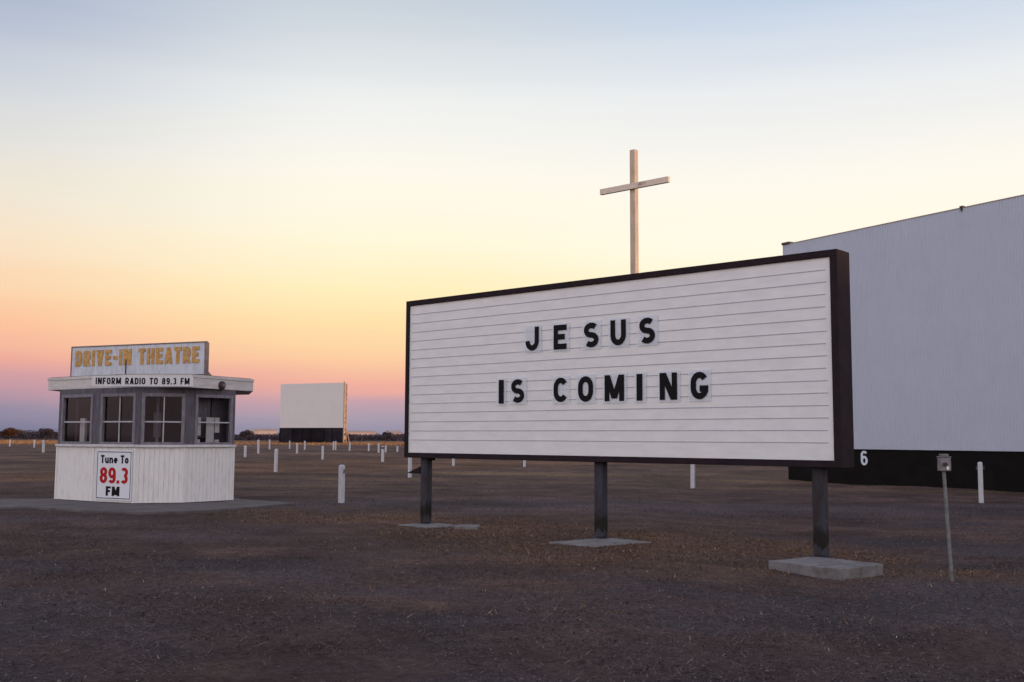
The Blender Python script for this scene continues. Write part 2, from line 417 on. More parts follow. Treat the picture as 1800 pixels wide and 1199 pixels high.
# unseen ridge added right of the frame to keep low sun off the foreground
rb = MB()
rpts = []
for k in range(60):
    y = -170 + k * 6.0
    hgt = 9.6 * sst(-170, -110, y) * (1 - sst(120, 176, y)) + 0.5 * noise.noise((y * 0.05, 0, 0))
    rpts.append((y, max(0.0, hgt)))
prof = [(-24, 0), (-14, 0.45), (-5, 0.92), (0, 1.0), (5, 0.92), (16, 0.5), (30, 0)]
for y, h in rpts:
    rb.v += [(112 + dx, y, -0.3 + h * kk + (0.3 * noise.noise((dx * 0.2, y * 0.1, 2)) if h else 0)) for dx, kk in prof]
for k in range(59):
    for i in range(len(prof) - 1):
        a = k * len(prof) + i
        rb.f.append((a, a + 1, a + 1 + len(prof), a + len(prof)))
MT['sun_blocker'] = mat('sun_blocker', (0.07, 0.05, 0.04), 0.95, 0.4, 0.3)
tag(rb.build('offscreen_sun_blocker', MT['sun_blocker'], smooth=True), kind='structure')

# ------------------------------------------------------------------ lettering
def arc(cx, cy, rx, ry, a0, a1, n=14):
    return [(cx + rx * math.cos(R(a0 + (a1 - a0) * i / n)), cy + ry * math.sin(R(a0 + (a1 - a0) * i / n))) for i in range(n + 1)]
def glyph(c, w, t):
    """strokes of one character in a box w x 1: ('r', points) ribbons, ('c', points) closed ribbons, ('q', quad) plain quads"""
    h = t / 2; x0, x1, y0, y1 = h, w - h, h, 1 - h; xm = w / 2; r = (x1 - x0) / 2
    ry = min(r * 1.15, 0.3); rs = (y1 - y0) / 4; ct, cb = y1 - rs, y0 + rs
    def stem(x): return ('r', [(x, 0), (x, 1)])
    def bar(y, a=0.0, b=None): return ('r', [(a, y), (w if b is None else b, y)])
    def par(xa, ya, xb, yb, k): return ('q', [(xa - k / 2, ya), (xa + k / 2, ya), (xb + k / 2, yb), (xb - k / 2, yb)])
    if c == 'I': return [stem(xm)]
    if c == 'J': return [('r', [(x1, 1)] + arc(xm, y0 + ry, r, ry, 0, -182))]
    if c == 'E': return [stem(x0), bar(y1, x0), bar(0.51, x0, w * 0.86), bar(y0, x0)]
    if c == 'F': return [stem(x0), bar(y1, x0), bar(0.5, x0, w * 0.88)]
    if c == 'T': return [stem(xm), bar(y1)]
    if c == 'H': return [stem(x0), stem(x1), bar(0.5, x0, x1)]
    if c == 'U': return [('r', [(x0, 1)] + arc(xm, y0 + ry, r, ry, 180, 360) + [(x1, 1)])]
    if c == 'C': return [('r', arc(xm, y1 - ry, r, ry, 32, 180) + arc(xm, y0 + ry, r, ry, 180, 328))]
    if c == 'G': return [('r', arc(xm, y1 - ry, r, ry, 32, 180) + arc(xm, y0 + ry, r, ry, 180, 358) + [(x1, 0.50)]), bar(0.5 - h, xm * 1.02, w - 0.01)]
    if c == 'O': return [('c', arc(xm, y1 - ry, r, ry, 0, 180) + arc(xm, y0 + ry, r, ry, 180, 360))]
    if c == 'S': return [('r', arc(xm, ct, r, rs, 38, 270) + arc(xm, cb, r, rs, 90, -142)[1:])]
    if c == 'D': return [stem(x0), ('r', [(x0, y1)] + arc(x1 - r * 1.2, y1 - ry, r * 1.2, ry, 90, 0) + arc(x1 - r * 1.2, y0 + ry, r * 1.2, ry, 0, -90) + [(x0, y0)])]
    if c == 'R': return [stem(x0), ('r', [(x0, y1)] + arc(x1 - r, y1 - 0.24, r, 0.24, 90, -90) + [(x0, y1 - 0.48)]), par(xm * 0.95, y1 - 0.48, x1 + 0.01, 0, t * 1.15)]
    if c == 'V': k = t * 1.12; return [par(k / 2, 1, xm, 0, k), par(w - k / 2, 1, xm, 0, k)]
    if c == 'A': k = t * 1.12; return [par(xm, 1, k / 2, 0, k), par(xm, 1, w - k / 2, 0, k), bar(0.28, w * 0.22, w * 0.78)]
    if c == 'M': k = t * 1.1; return [stem(x0), stem(x1), par(k / 2, 1, xm, 0.10, k), par(w - k / 2, 1, xm, 0.10, k)]
    if c == 'N': k = t * 1.2; return [stem(x0), stem(x1), par(k / 2, 1, w - k / 2, 0, k)]
    if c == '8': return [('c', arc(xm, y1 - rs * 0.94, r * 0.92, rs * 0.94, 0, 360, 22)[:-1]), ('c', arc(xm, y0 + rs * 1.06, r, rs * 1.06, 0, 360, 22)[:-1])]
    if c == '9': return [('c', arc(xm, y1 - 0.25, r, 0.25, 0, 360, 22)[:-1]), ('r', [(x1, y1 - 0.25)] + arc(xm, y0 + ry, r, ry, 0, -150))]
    if c == '6':
        return [(k, [(w - x, 1 - y) for x, y in p]) for k, p in glyph('9', w, t)]
    if c == '3': return [('r', arc(xm, ct, r, rs, 145, -90)), ('r', arc(xm, cb, r, rs, 90, -145))]
    if c == '.': return [('r', [(xm, 0), (xm, t * 1.05)])]
    if c == '-': return [bar(0.48)]
    hx = 0.70                                      # lower case
    if c == 'u': return [('r', [(x0, hx)] + arc(xm, y0 + 0.2, r, 0.2, 180, 360) + [(x1, hx)]), ('r', [(x1, 0), (x1, hx)])]
    if c == 'n': return [('r', [(x0, 0)] + arc(xm, hx - h - 0.2, r, 0.2, 180, 0) + [(x1, 0)]), ('r', [(x0, 0), (x0, hx)])]
    if c == 'o': return [('c', arc(xm, hx / 2, r, hx / 2 - h, 0, 360, 22)[:-1])]
    if c == 'e': return [('r', [(x0, hx / 2), (x1, hx / 2)] + arc(xm, hx / 2, r, hx / 2 - h, 8, 318, 20))]
    return []
CW = {'I': 0, 'J': .50, 'E': .50, 'F': .47, 'T': .52, 'H': .56, 'U': .56, 'C': .56, 'G': .60, 'O': .56, 'S': .54, 'D': .55, 'R': .55,
      'V': .58, 'A': .60, 'M': .74, 'N': .60, '8': .52, '9': .52, '6': .52, '3': .50, '.': 0, '-': .34, 'u': .56, 'n': .56, 'o': .55, 'e': .55}
def add_strokes(mb, c, w, t, X, Z, sx, sz, th, y0=0.0):
    """one glyph into mb: x right, z up, front face at y0-th"""
    for k, (kind, pts) in enumerate(glyph(c, w, t)):
        thk = th + 0.0008 * k
        if kind == 'q':
            A = [pts[0], pts[3]]; B = [pts[1], pts[2]]; closed = False
        else:
            P = []
            for p in pts:
                if not P or (abs(p[0] - P[-1][0]) + abs(p[1] - P[-1][1])) > 1e-5: P.append(p)
            closed = kind == 'c'; n = len(P); A = []; B = []
            if closed and abs(P[0][0] - P[-1][0]) + abs(P[0][1] - P[-1][1]) < 1e-5: P.pop(); n -= 1
            for i in range(n):
                a = P[i - 1] if (i > 0 or closed) else None
                b = P[(i + 1) % n] if (i < n - 1 or closed) else None
                d1 = Vector((P[i][0] - a[0], P[i][1] - a[1])).normalized() if a else None
                d2 = Vector((b[0] - P[i][0], b[1] - P[i][1])).normalized() if b else None
                d1 = d1 or d2; d2 = d2 or d1
                n1 = Vector((-d1.y, d1.x)); n2 = Vector((-d2.y, d2.x))
                mv = (n1 + n2)
                mv = mv.normalized() if mv.length > 1e-4 else n1
                mv = mv * (t / 2 / max(0.45, mv.dot(n1)))
                A.append((P[i][0] + mv.x, P[i][1] + mv.y)); B.append((P[i][0] - mv.x, P[i][1] - mv.y))
        n = len(A); base = len(mb.v)
        for yy in (y0 - thk, y0):
            for q in A: mb.v.append((X + q[0] * sx, yy, Z + q[1] * sz))
            for q in B: mb.v.append((X + q[0] * sx, yy, Z + q[1] * sz))
        fA, fB, bA, bB = base, base + n, base + 2 * n, base + 3 * n
        for i in range(n if closed else n - 1):
            j = (i + 1) % n
            mb.f += [(fA + i, fB + i, fB + j, fA + j), (fA + i, fA + j, bA + j, bA + i), (fB + i, bB + i, bB + j, fB + j)]
        if not closed:
            mb.f += [(fA, bA, bB, fB), (fA + n - 1, fB + n - 1, bB + n - 1, bA + n - 1)]
def text(s, x0, x1, z0, z1, name, m, parent, t=0.2, gap=0.16, space=0.36, th=0.006, y0=0.0):
    """a line of lettering, one mesh per word"""
    W = [(space if c == ' ' else (CW[c] or t)) for c in s]
    tot = sum(W) + gap * (len(s) - 1)
    k = (x1 - x0) / tot
    x = x0; mb = MB()
    for c, w_ in zip(s, W):
        if c != ' ': add_strokes(mb, c, w_, t, x, z0, k, z1 - z0, th, y0)
        else: mb.build(name, m, parent, recalc=True); mb = MB()
        x += (w_ + gap) * k
    mb.build(name, m, parent, recalc=True)

# ------------------------------------------------------------------ the marquee
sign = tag(empty('marquee_sign', SL, -SA), 'big white letter board in a dark frame standing on three steel posts', 'sign')
FR = 0.095
b = MB(); b.box(0.002, SW - 0.002, 0.03, ST, SZB + 0.002, SZT - 0.002); b.build('cabinet', MT['sign_frame'], sign)
b = MB()
b.box(0, SW, -0.035, 0.06, SZT - FR, SZT); b.box(0, SW, -0.035, 0.06, SZB, SZB + FR)
b.box(0, FR * 0.85, -0.035, 0.06, SZB + FR, SZT - FR); b.box(SW - FR * 1.15, SW, -0.035, 0.06, SZB + FR, SZT - FR)
b.build('frame', MT['sign_frame'], sign, bevel=0.006)
b = MB(); b.box(FR * 0.85, SW - FR * 1.15, 0.0, 0.028, SZB + FR, SZT - FR); b.build('face_panel', MT['sign_face'], sign)
def on_sign(px, py, off=0.0):
    d = ray(px, py); o = SL + SN * off - Vector((0, 0, CAMH))
    t = o.dot(SN) / d.dot(SN)
    p = d * t + Vector((0, 0, CAMH)) - SL
    return p.dot(SU), p.z
zt0 = on_sign(726, 553.6)[1]; zt1 = on_sign(722, 773.3)[1]
TZ = [zt0 + (zt1 - zt0) * i / 14 for i in range(15)]
for i, z in enumerate(TZ):
    b = MB()
    n = 18; xa, xb = FR + 0.035 + 0.02 * random.random(), SW - FR * 1.15 - 0.07 - 0.03 * random.random()
    pts = [(xa + (xb - xa) * k / n, z + 0.004 * noise.noise((k * 0.7, i * 3.1, 0))) for k in range(n + 1)]
    for (ax, az), (bx, bz) in zip(pts[:-1], pts[1:]):
        b.add([(ax, -0.005, az - .0055), (bx, -0.005, bz - .0055), (bx, 0.004, bz - .0055), (ax, 0.004, az - .0055),
               (ax, -0.005, az + .006), (bx, -0.005, bz + .006), (bx, 0.004, bz + .006), (ax, 0.004, az + .006)],
              [(0, 3, 2, 1), (4, 5, 6, 7), (0, 1, 5, 4), (2, 3, 7, 6)])
    b.build('letter_track', MT['track'], sign)
PS = [0.3234 + 0.08, 4.4807, 8.2376]
for s in PS:
    b = MB()
    zt = 0.055
    b.box(s - 0.085, s + 0.085, 0.10, 0.235, zt + 0.02, SZB)
    po = b.build('post', MT['steel'], sign, bevel=0.008)
    f_ = MB(); f_.box(s - 0.12, s + 0.12, 0.06, 0.275, zt, zt + 0.015)
    f_.build('foot_plate', MT['steel'], po)
# small floodlight hood bracketed to the first post
b = MB()
b.add([(-0.10, 0.12, SZB - 0.30), (0.30, 0.10, SZB - 0.16), (0.30, 0.10, SZB - 0.30), (-0.10, 0.24, SZB - 0.30), (0.30, 0.24, SZB - 0.16), (0.30, 0.24, SZB - 0.30)],
      [(0, 2, 1), (3, 4, 5), (0, 1, 4, 3), (1, 2, 5, 4), (2, 0, 3, 5)])
b.build('lamp_hood', MT['sign_frame'], sign, recalc=True, bevel=0.006)
for s in (PS[0] + 0.13, ):
    b = MB(); b.box(s - 0.05, s + 0.05, 0.11, 0.22, SZB - 0.045, SZB - 0.001); b.build('gusset', MT['sign_frame'], sign)

# the letters on their clear cards
ZO = (850, 530, 4.186)
LET = [  # char, card x0 x1, glyph x0 x1, top, bottom, word, ordinal
    ('J', 300, 425, 310, 408, 188, 362, 'first letter of the upper word'),
    ('E', 503, 630, 517, 612, 172, 352, 'second letter of the upper word'),
    ('S', 728, 863, 740, 847, 155, 338, 'middle letter of the upper word'),
    ('U', 918, 1070, 935, 1048, 135, 323, 'fourth letter of the upper word'),
    ('S', 1133, 1282, 1148, 1262, 118, 310, 'last letter of the upper word'),
    ('I', 98, 165, 113, 150, 577, 752, 'leftmost letter of the lower line'),
    ('S', 188, 315, 205, 300, 572, 745, 'second letter of the lower line'),
    ('C', 503, 632, 517, 620, 560, 740, 'just after the gap in the lower line'),
    ('O', 683, 823, 697, 807, 550, 738, 'between C and M in the lower line'),
    ('M', 878, 1053, 892, 1035, 540, 733, 'widest letter of the lower line'),
    ('I', 1110, 1195, 1127, 1170, 533, 730, 'between M and N in the lower line'),
    ('N', 1282, 1445, 1297, 1425, 524, 724, 'next to last in the lower line'),
    ('G', 1508, 1672, 1525, 1655, 517, 720, 'rightmost letter of the lower line')]
for c, cx0, cx1, gx0, gx1, ty, by, where in LET:
    q = lambda X, Y: on_sign(ZO[0] + X / ZO[2], ZO[1] + Y / ZO[2], -0.02)
    ym = (ty + by) / 2
    s0, s1 = q(gx0, ym)[0], q(gx1, ym)[0]; c0, c1 = q(cx0, ym)[0], q(cx1, ym)[0]
    zt = q((gx0 + gx1) / 2, ty)[1]; zb = q((gx0 + gx1) / 2, by)[1]
    e = tag(empty('sign_letter', SL + SU * ((s0 + s1) / 2) - SN * 0.02 + Vector((0, 0, zb)), -SA),
            'black letter %s on a clear card, %s' % (c, where), 'letter', 'letters clipped onto the marquee')
    xm = (s0 + s1) / 2; H = zt - zb; wd = s1 - s0
    b = MB(); b.box(c0 - xm, c1 - xm, -0.003, 0.0, -0.03, H + 0.035); b.build('card', MT['card'], e)
    b = MB(); add_strokes(b, c, wd / H, 0.228 if c != 'I' else wd / H, -wd / 2, 0, H, H, 0.004, -0.0035)
    b.build('glyph', MT['letter'], e, recalc=True)

# ------------------------------------------------------------------ concrete footings
def slab(cx, cy, a, la, lb, ztop, depth, name, label, cat, group=None, m='concrete'):
    o = empty(name, (cx, cy, ztop - depth), a)
    bm = bmesh.new()
    n = 9
    top = []
    ring = []
    for k in range(n): ring.append((-la / 2 + la * k / n, -lb / 2))
    for k in range(n): ring.append((la / 2, -lb / 2 + lb * k / n))
    for k in range(n): ring.append((la / 2 - la * k / n, lb / 2))
    for k in range(n): ring.append((-la / 2, lb / 2 - lb * k / n))
    mbb = MB()
    poly = [(x + 0.03 * noise.noise((x * 5, y * 5, cx)), y + 0.03 * noise.noise((x * 5, y * 5, cy + 7))) for x, y in ring]
    mbb.prism(poly, 0, depth)
    bpy.data.objects.remove(o)
    ob = mbb.build(name, MT[m], None, bevel=0.012)
    ob.location = (cx, cy, ztop - depth); ob.rotation_euler = (0, 0, a)
    bm.free()
    return tag(ob, label, cat, group)
cpos = [SL + SU * s + SN * 0.17 for s in PS]
slab(-1.50, 19.42, -0.80, 0.86, 0.80, 0.060, 0.2, 'concrete_footing', 'flat concrete pad flush with the grass under the left sign post', 'footing', 'footings under the marquee')
slab(1.38, 16.40, -0.85, 0.98, 1.25, 0.060, 0.2, 'concrete_footing', 'flat diamond concrete pad under the middle sign post', 'footing', 'footings under the marquee')
slab(4.085, 13.86, -0.92, 1.09, 0.93, 0.060, 0.32, 'concrete_footing', 'thick raised concrete block under the right sign post', 'footing', 'footings under the marquee')
p = on_ground(822, 928)
slab(p.x, p.y, -0.1, 0.40, 0.42, hz(p.x, p.y) + 0.045, 0.2, 'concrete_block', 'small loose concrete slab in the grass right of the left footing', 'block')

# ------------------------------------------------------------------ the cross
sc_, _ = on_sign(1117, 478, ST + 0.10)
cp = SL + SU * sc_ + SN * (ST + 0.075)
ctop = CAMH + ray(1115, 264).z * cp.y; cbar = CAMH + ray(1115, 329.5).z * cp.y
cross = tag(empty('wooden_cross', (cp.x, cp.y, 1.6), -SA), 'tall pale wooden cross rising from behind the letter board', 'cross')
b = MB(); b.box(-0.050, 0.050, -0.050, 0.050, 0.0, ctop - 1.6); b.build('upright', MT['cross_wood'], cross, bevel=0.005)
xl = on_sign(1057.5, 339, ST + 0.02)[0] - sc_; xr = on_sign(1177.5, 319.5, ST + 0.02)[0] - sc_
zb = cbar - 1.6
b = MB(); b.box(xl, xr, -0.105, -0.0505, zb - 0.048, zb + 0.048); b.build('crossbar', MT['bar_wood'], cross, bevel=0.004)

# ------------------------------------------------------------------ the near drive-in screen
BA = Vector((11.60, 44.6, 0)); BB = Vector((17.36, 35.1, 0)); BU = (BB - BA).normalized()
brz = math.atan2(BU.y, BU.x)
BLEN, BZB, BZT = 24.0, 1.27, 9.93
scr = tag(empty('drive_in_screen', BA, brz), 'huge ribbed bluish white screen above a black base behind the marquee', 'movie screen')
b = MB(); n = int(BLEN / 0.12)
vs = []
for k in range(n):
    x = k * BLEN / n; p_ = BLEN / n
    vs += [(x, 0.0), (x + p_ * 0.42, 0.0), (x + p_ * 0.52, 0.016), (x + p_ * 0.9, 0.016)]
vs.append((BLEN, 0.0))
nv = len(vs)
zrow = [BZB, BZT]
b.v = [(x, y, z) for z in zrow for x, y in vs]
b.f = [(i, i + 1, nv + i + 1, nv + i) for i in range(nv - 1)]
b.build('screen_panel', MT['screen_paint'], scr)
b = MB(); b.box(0.0, BLEN, 0.03, 0.30, BZB, BZT - 0.01)
b.build('backing', MT['timber'], scr)
b = MB(); b.box(0.02, BLEN - 0.02, 0.06, 0.40, -0.6, BZB - 0.002); b.build('base_wall', MT['screen_base'], scr)
b = MB(); b.box(-0.02, 0.42, -0.05, 0.31, BZT + 0.003, BZT + 0.10); b.build('corner_cap', MT['rusty_metal'], scr)
d = ray(1691, 370); 
tt = (BA.x - d.x * 0) ; 
# clip on the top edge
nrm = Vector((-BU.y, BU.x, 0)); tq = BA.dot(nrm) / d.dot(nrm); q = d * tq - BA
xq = q.dot(BU)
b = MB(); b.box(xq - 0.07, xq + 0.07, -0.05, 0.08, BZT + 0.031, BZT + 0.075); b.box(xq - 0.03, xq + 0.02, -0.05, -0.013, BZT - 0.11, BZT + 0.030)
b.build('cable_clip', MT['rusty_metal'], scr)
b = MB(); b.box(0.45, BLEN, -0.012, 0.3, BZT + 0.002, BZT + 0.03); b.build('top_cap', MT['timber'], scr)
for k in range(5):
    b = MB(); x = 1.5 + k * 5.2
    b.add([(x, 0.42, -0.6), (x, 5.0, -0.6), (x, 0.32, BZT - 0.5), (x + 0.2, 0.42, -0.6), (x + 0.2, 5.0, -0.6), (x + 0.2, 0.32, BZT - 0.5), (x, 4.6, -0.6), (x + 0.2, 4.6, -0.6), (x, 0.32, BZT - 1.2), (x + 0.2, 0.32, BZT - 1.2)],
          [(1, 2, 5, 4), (6, 7, 9, 8), (1, 6, 8, 2), (4, 5, 9, 7)])
    b.build('brace', MT['timber'], scr, recalc=True)
def on_big(px, py, off):
    d = ray(px, py); t = (BA + nrm * off).dot(nrm) / d.dot(nrm); q = d * t - BA
    return q.dot(BU), q.z + CAMH
x0_, za_ = on_big(1513.3, 806, 0.06); x1_, _ = on_big(1525.2, 806, 0.06); _, zt_ = on_big(1519, 792.5, 0.06); _, zb_ = on_big(1519, 818, 0.06)
b = MB(); add_strokes(b, '6', 0.5, 0.155, x0_, zb_, (x1_ - x0_) / 0.5, zt_ - zb_, 0.004, 0.058)
b.build('screen_number', MT['white_mark'], scr, recalc=True)

# ------------------------------------------------------------------ the far drive-in screen
FYL, FYR = 281.0, 271.0
dl = ray(493, 700); dr = ray(604, 700)
FA = dl * FYL; FB = dr * FYR; FA.z = FB.z = 0
FU = (FB - FA); FLEN = FU.length; FU.normalize(); frz = math.atan2(FU.y, FU.x)
fz0 = hz(FA.x, FA.y) - 0.1
fzt = CAMH + ray(493, 675.5).z * FYL; fzb = CAMH + ray(550, 752).z * 276
far = tag(empty('drive_in_screen', (FA.x, FA.y, 0), frz), 'small far off white screen on a dark base in the field', 'movie screen')
b = MB(); b.box(0, FLEN, 0, 0.25, fzb, fzt); b.build('screen_panel', MT['far_screen'], far)
xs_ = [0.0, 0.2, 0.36, 0.5, 0.71, 0.83, 1.0]
for k in range(6):
    b = MB(); b.box(FLEN * xs_[k] + 0.12, FLEN * xs_[k + 1] - 0.12, 0.12, 0.3, fz0, fzb - 0.02)
    b.build('base_panel', MT['far_base_pale' if k in (0, 4, 5) else 'far_base'], far)
for k in range(7):
    b = MB(); x = FLEN * xs_[k]; b.box(x - 0.12, x + 0.12, 0.05, 0.32, fz0, fzb - 0.01); b.build('base_post', MT['screen_base'], far)
b = MB(); zz = fz0
b.box(FLEN + 0.003, FLEN + 0.25, 0.0, 0.28, fz0, fzt + 0.25)
b.box(FLEN - 0.05, FLEN + 0.25, 0.95, 1.2, fz0, fzt - 0.2)
b.build('side_post', MT['timber'], far)
k = 0; z = fz0 + 1.0
while z < fzt - 1.0:
    b = MB(); b.box(FLEN + 0.02, FLEN + 0.16, 0.29, 0.94, z, z + [1.1, 0.6, 1.5, 0.8][k % 4]); b.build('side_board', MT['timber'], far)
    z += [1.7, 1.1, 1.75, 1.4][k % 4]; k += 1
for k in range(3):
    b = MB(); x = FLEN * (0.1 + 0.4 * k)
    b.tube((x, 0.3, fzt - 1), (x, 5.5, fz0), 0.18, n=6); b.build('brace', MT['timber'], far)

# ------------------------------------------------------------------ the ticket booth
F0 = 0.12
def bp(px, py): v = at_z(px, py, F0); return (v.x, v.y)
W = [bp(97, 877), bp(161, 881), bp(234, 884.5), bp(322, 883.5), bp(409, 879)]
W += [(W[4][0] - 0.62, W[4][1] + 1.7), (W[3][0] - 1.0, W[3][1] + 4.0), (W[1][0] - 0.6, W[0][1] + 3.0), (W[0][0] - 0.15, W[0][1] + 1.6)]
bc = (sum(p[0] for p in W) / 9, sum(p[1] for p in W) / 9)
booth = tag(empty('ticket_booth', (bc[0], bc[1], F0)), 'white many sided ticket booth with a flat roof and big dark windows', 'ticket booth')
W = [(x - bc[0], y - bc[1]) for x, y in W]
def facet(i):
    a = Vector((*W[i], 0)); c = Vector((*W[(i + 1) % 9], 0)); u = (c - a); L = u.length; u.normalize()
    M = Matrix((u, Vector((-u.y, u.x, 0)), Vector((0, 0, 1)))).transposed().to_4x4(); M.translation = a
    return M, L
H1, H2, H3 = 1.27, 1.33, 2.655           # siding top, sill top, eaves (above the booth floor)
for i in range(9):
    M, L = facet(i)
    b = MB(); n = max(2, round(L / 0.105)); pts = []
    for k in range(n):
        x = L * k / n; p_ = L / n
        g_ = 0.010 if i != 0 else 0.005
        pts += [(x, 0.0), (x + p_ * 0.86, 0.0), (x + p_ * 0.90, g_), (x + p_ * 0.96, g_)]
    pts.append((L, 0.0)); nv = len(pts)
    b.add([(x, y, z) for z in (0.0, H1) for x, y in pts], [(j, j + 1, nv + j + 1, nv + j) for j in range(nv - 1)], M)
    b.box(0.01, L - 0.01, 0.02, 0.09, 0.0, H1 - 0.001, M)
    b.build('siding_wall', MT['siding'], booth)
    b = MB(); b.box(-0.012, L + 0.012, -0.055, 0.10, H1 + 0.003 * (i % 2), H2 + 0.003 * (i % 2), M); b.build('sill', MT['trim'], booth, bevel=0.006)
    b = MB(); b.box(-0.028, 0.032, -0.014, 0.02, 0.0, H1 - 0.004, M); b.build('corner_trim', MT['siding'], booth)
# window openings: fractions of each facet
WIN = {0: (0.10, 0.93), 1: (0.16, 0.97), 2: (0.12, 0.96), 3: (0.19, 0.93), 4: (0.2, 0.8), 8: (0.2, 0.8)}
for i in range(9):
    M, L = facet(i)
    zo, z1 = H2 + 0.004, 2.50
    b = MB()
    if i in WIN:
        a, c = WIN[i][0] * L, WIN[i][1] * L
        b.box(0.0, a, 0.0, 0.09, zo, H3, M); b.box(c, L, 0.0, 0.09, zo, H3, M); b.box(a, c, 0.0, 0.09, z1, H3, M)
    else:
        b.box(0.0, L, 0.0, 0.09, zo, H3, M)
    # board battens on the pillars
    b.build('window_pillar', MT['weathered'], booth, bevel=0.004)
    if i not in WIN: continue
    f = 0.055
    b = MB()
    b.box(a - 0.02, a + f, -0.022, 0.075, zo + f, z1 - f, M); b.box(c - f, c + 0.02, -0.022, 0.075, zo + f, z1 - f, M)
    b.box(a - 0.02, c + 0.02, -0.024, 0.075, z1 - f, z1 + 0.02, M); b.box(a - 0.02, c + 0.02, -0.024, 0.075, zo, zo + f, M)
    wf = b.build('window_frame', MT['frame_paint'], booth, bevel=0.004)
    b = MB(); zm = 1.86
    b.box(a + f, c - f, 0.012, 0.040, zm - 0.016, zm + 0.016, M); b.build('meeting_rail', MT['sash'], wf)
    if i in (1, 2):
        xm_ = a + (c - a) * (0.52 if i == 1 else 0.51)
        b = MB(); b.box(xm_ - 0.013, xm_ + 0.013, 0.016, 0.038, zo + f, zm - 0.017, M); b.box(xm_ - 0.013, xm_ + 0.013, 0.016, 0.038, zm + 0.017, z1 - f, M)
        b.build('muntin', MT['sash'], wf)
    b = MB(); b.add([(a + f * 0.9, 0.044, zo + f * 0.9), (c - f * 0.9, 0.044, zo + f * 0.9), (c - f * 0.9, 0.044, z1 - f * 0.9), (a + f * 0.9, 0.044, z1 - f * 0.9)], [(0, 1, 2, 3)], M); b.build('pane', MT['glass'], wf)
# inside: floor, back boards, a pale post and notices
inset = [(x * 0.95, y * 0.95) for x, y in W]
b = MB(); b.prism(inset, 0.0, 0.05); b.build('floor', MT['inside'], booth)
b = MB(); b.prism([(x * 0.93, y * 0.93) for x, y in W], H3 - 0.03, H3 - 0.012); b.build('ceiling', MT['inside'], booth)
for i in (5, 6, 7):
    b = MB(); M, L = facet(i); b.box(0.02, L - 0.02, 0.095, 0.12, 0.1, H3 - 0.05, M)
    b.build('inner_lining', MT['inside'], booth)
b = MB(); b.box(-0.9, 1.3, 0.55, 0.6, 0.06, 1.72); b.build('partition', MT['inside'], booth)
b = MB(); b.box(-1.55, -0.2, -0.75, -0.3, 0.98, 1.03); b.build('counter', MT['inside_pale'], booth)
M, L = facet(0)
b = MB(); b.box(L * 0.40, L * 0.53, 0.20, 0.26, 0.9, 1.95, M); b.build('inner_post', MT['inside_pale'], booth)
b = MB(); b.box(L * 0.55, L * 0.66, 0.45, 0.50, 1.6, 2.5, M); b.build('inner_post', MT['inside'], booth); b = MB(); b.box(L * 0.30, L * 0.40, 0.9, 0.95, 1.0, 2.5, M); b.build('inner_post', MT['inside'], booth)
M, L = facet(3)
for xa, xb, z0_, z1_ in [(0.28, 0.37, 1.55, 1.98), (0.48, 0.64, 1.30, 1.98), (0.655, 0.75, 1.62, 1.98), (0.26, 0.36, 1.36, 1.46), (0.66, 0.75, 1.36, 1.45)]:
    b = MB(); b.box(L * xa, L * xb, 0.14, 0.15, z0_, z1_, M); b.build('paper_notice', MT['paper'], booth)
b = MB(); b.box(L * 0.24, L * 0.66, 0.34, 0.36, 1.5, 2.55, M); b.build('wall_sheet', MT['frame_paint'], booth)
b = MB(); b.box(L * 0.665, L * 0.97, 0.30, 0.32, 1.4, 2.55, M); b.build('wall_sheet', MT['weathered'], booth)
M, L = facet(2)
b = MB(); b.box(L * 0.36, L * 0.42, 0.7, 0.76, 0.9, 2.6, M); b.build('inner_post', MT['frame_paint'], booth)
M, L = facet(1)
b = MB(); b.box(L * 0.70, L * 0.86, 0.9, 0.93, 1.5, 2.1, M); b.build('wall_sheet', MT['frame_paint'], booth); b = MB(); b.box(L * 0.26, L * 0.36, 0.8, 0.83, 1.5, 2.2, M); b.build('wall_sheet', MT['frame_paint'], booth)

# roof
def rp(px, d): v = ray(px, 680) * d; return (v.x - bc[0], v.y - bc[1])
RF = [rp(84.5, 26.2), rp(160, 25.1), rp(233, 24.45), rp(336, 24.35), rp(445, 26.3)]
RF += [(RF[4][0] - 0.62, RF[4][1] + 2.1), (W[6][0] + 0.4, W[6][1] + 0.5), (W[7][0] - 0.3, W[7][1] + 0.5), (RF[0][0] - 0.1, RF[0][1] + 2.2)]
b = MB(); b.prism(RF, H3, H3 + 0.275); rf = b.build('roof', MT['fascia'], booth, bevel=0.006)
def off(poly, k):
    cx = sum(p[0] for p in poly) / len(poly); cy = sum(p[1] for p in poly) / len(poly)
    out = []
    for x, y in poly:
        v = Vector((x - cx, y - cy)); v = v * (1 + k / v.length); out.append((cx + v.x, cy + v.y))
    return out
b = MB(); b.prism(off(RF, 0.022), H3 + 0.235, H3 + 0.30); b.build('drip_edge', MT['fascia'], rf, bevel=0.004)
b = MB(); b.prism(off(RF, -0.05), H3 + 0.301, H3 + 0.316); b.build('roofing_felt', MT['roof'], rf)
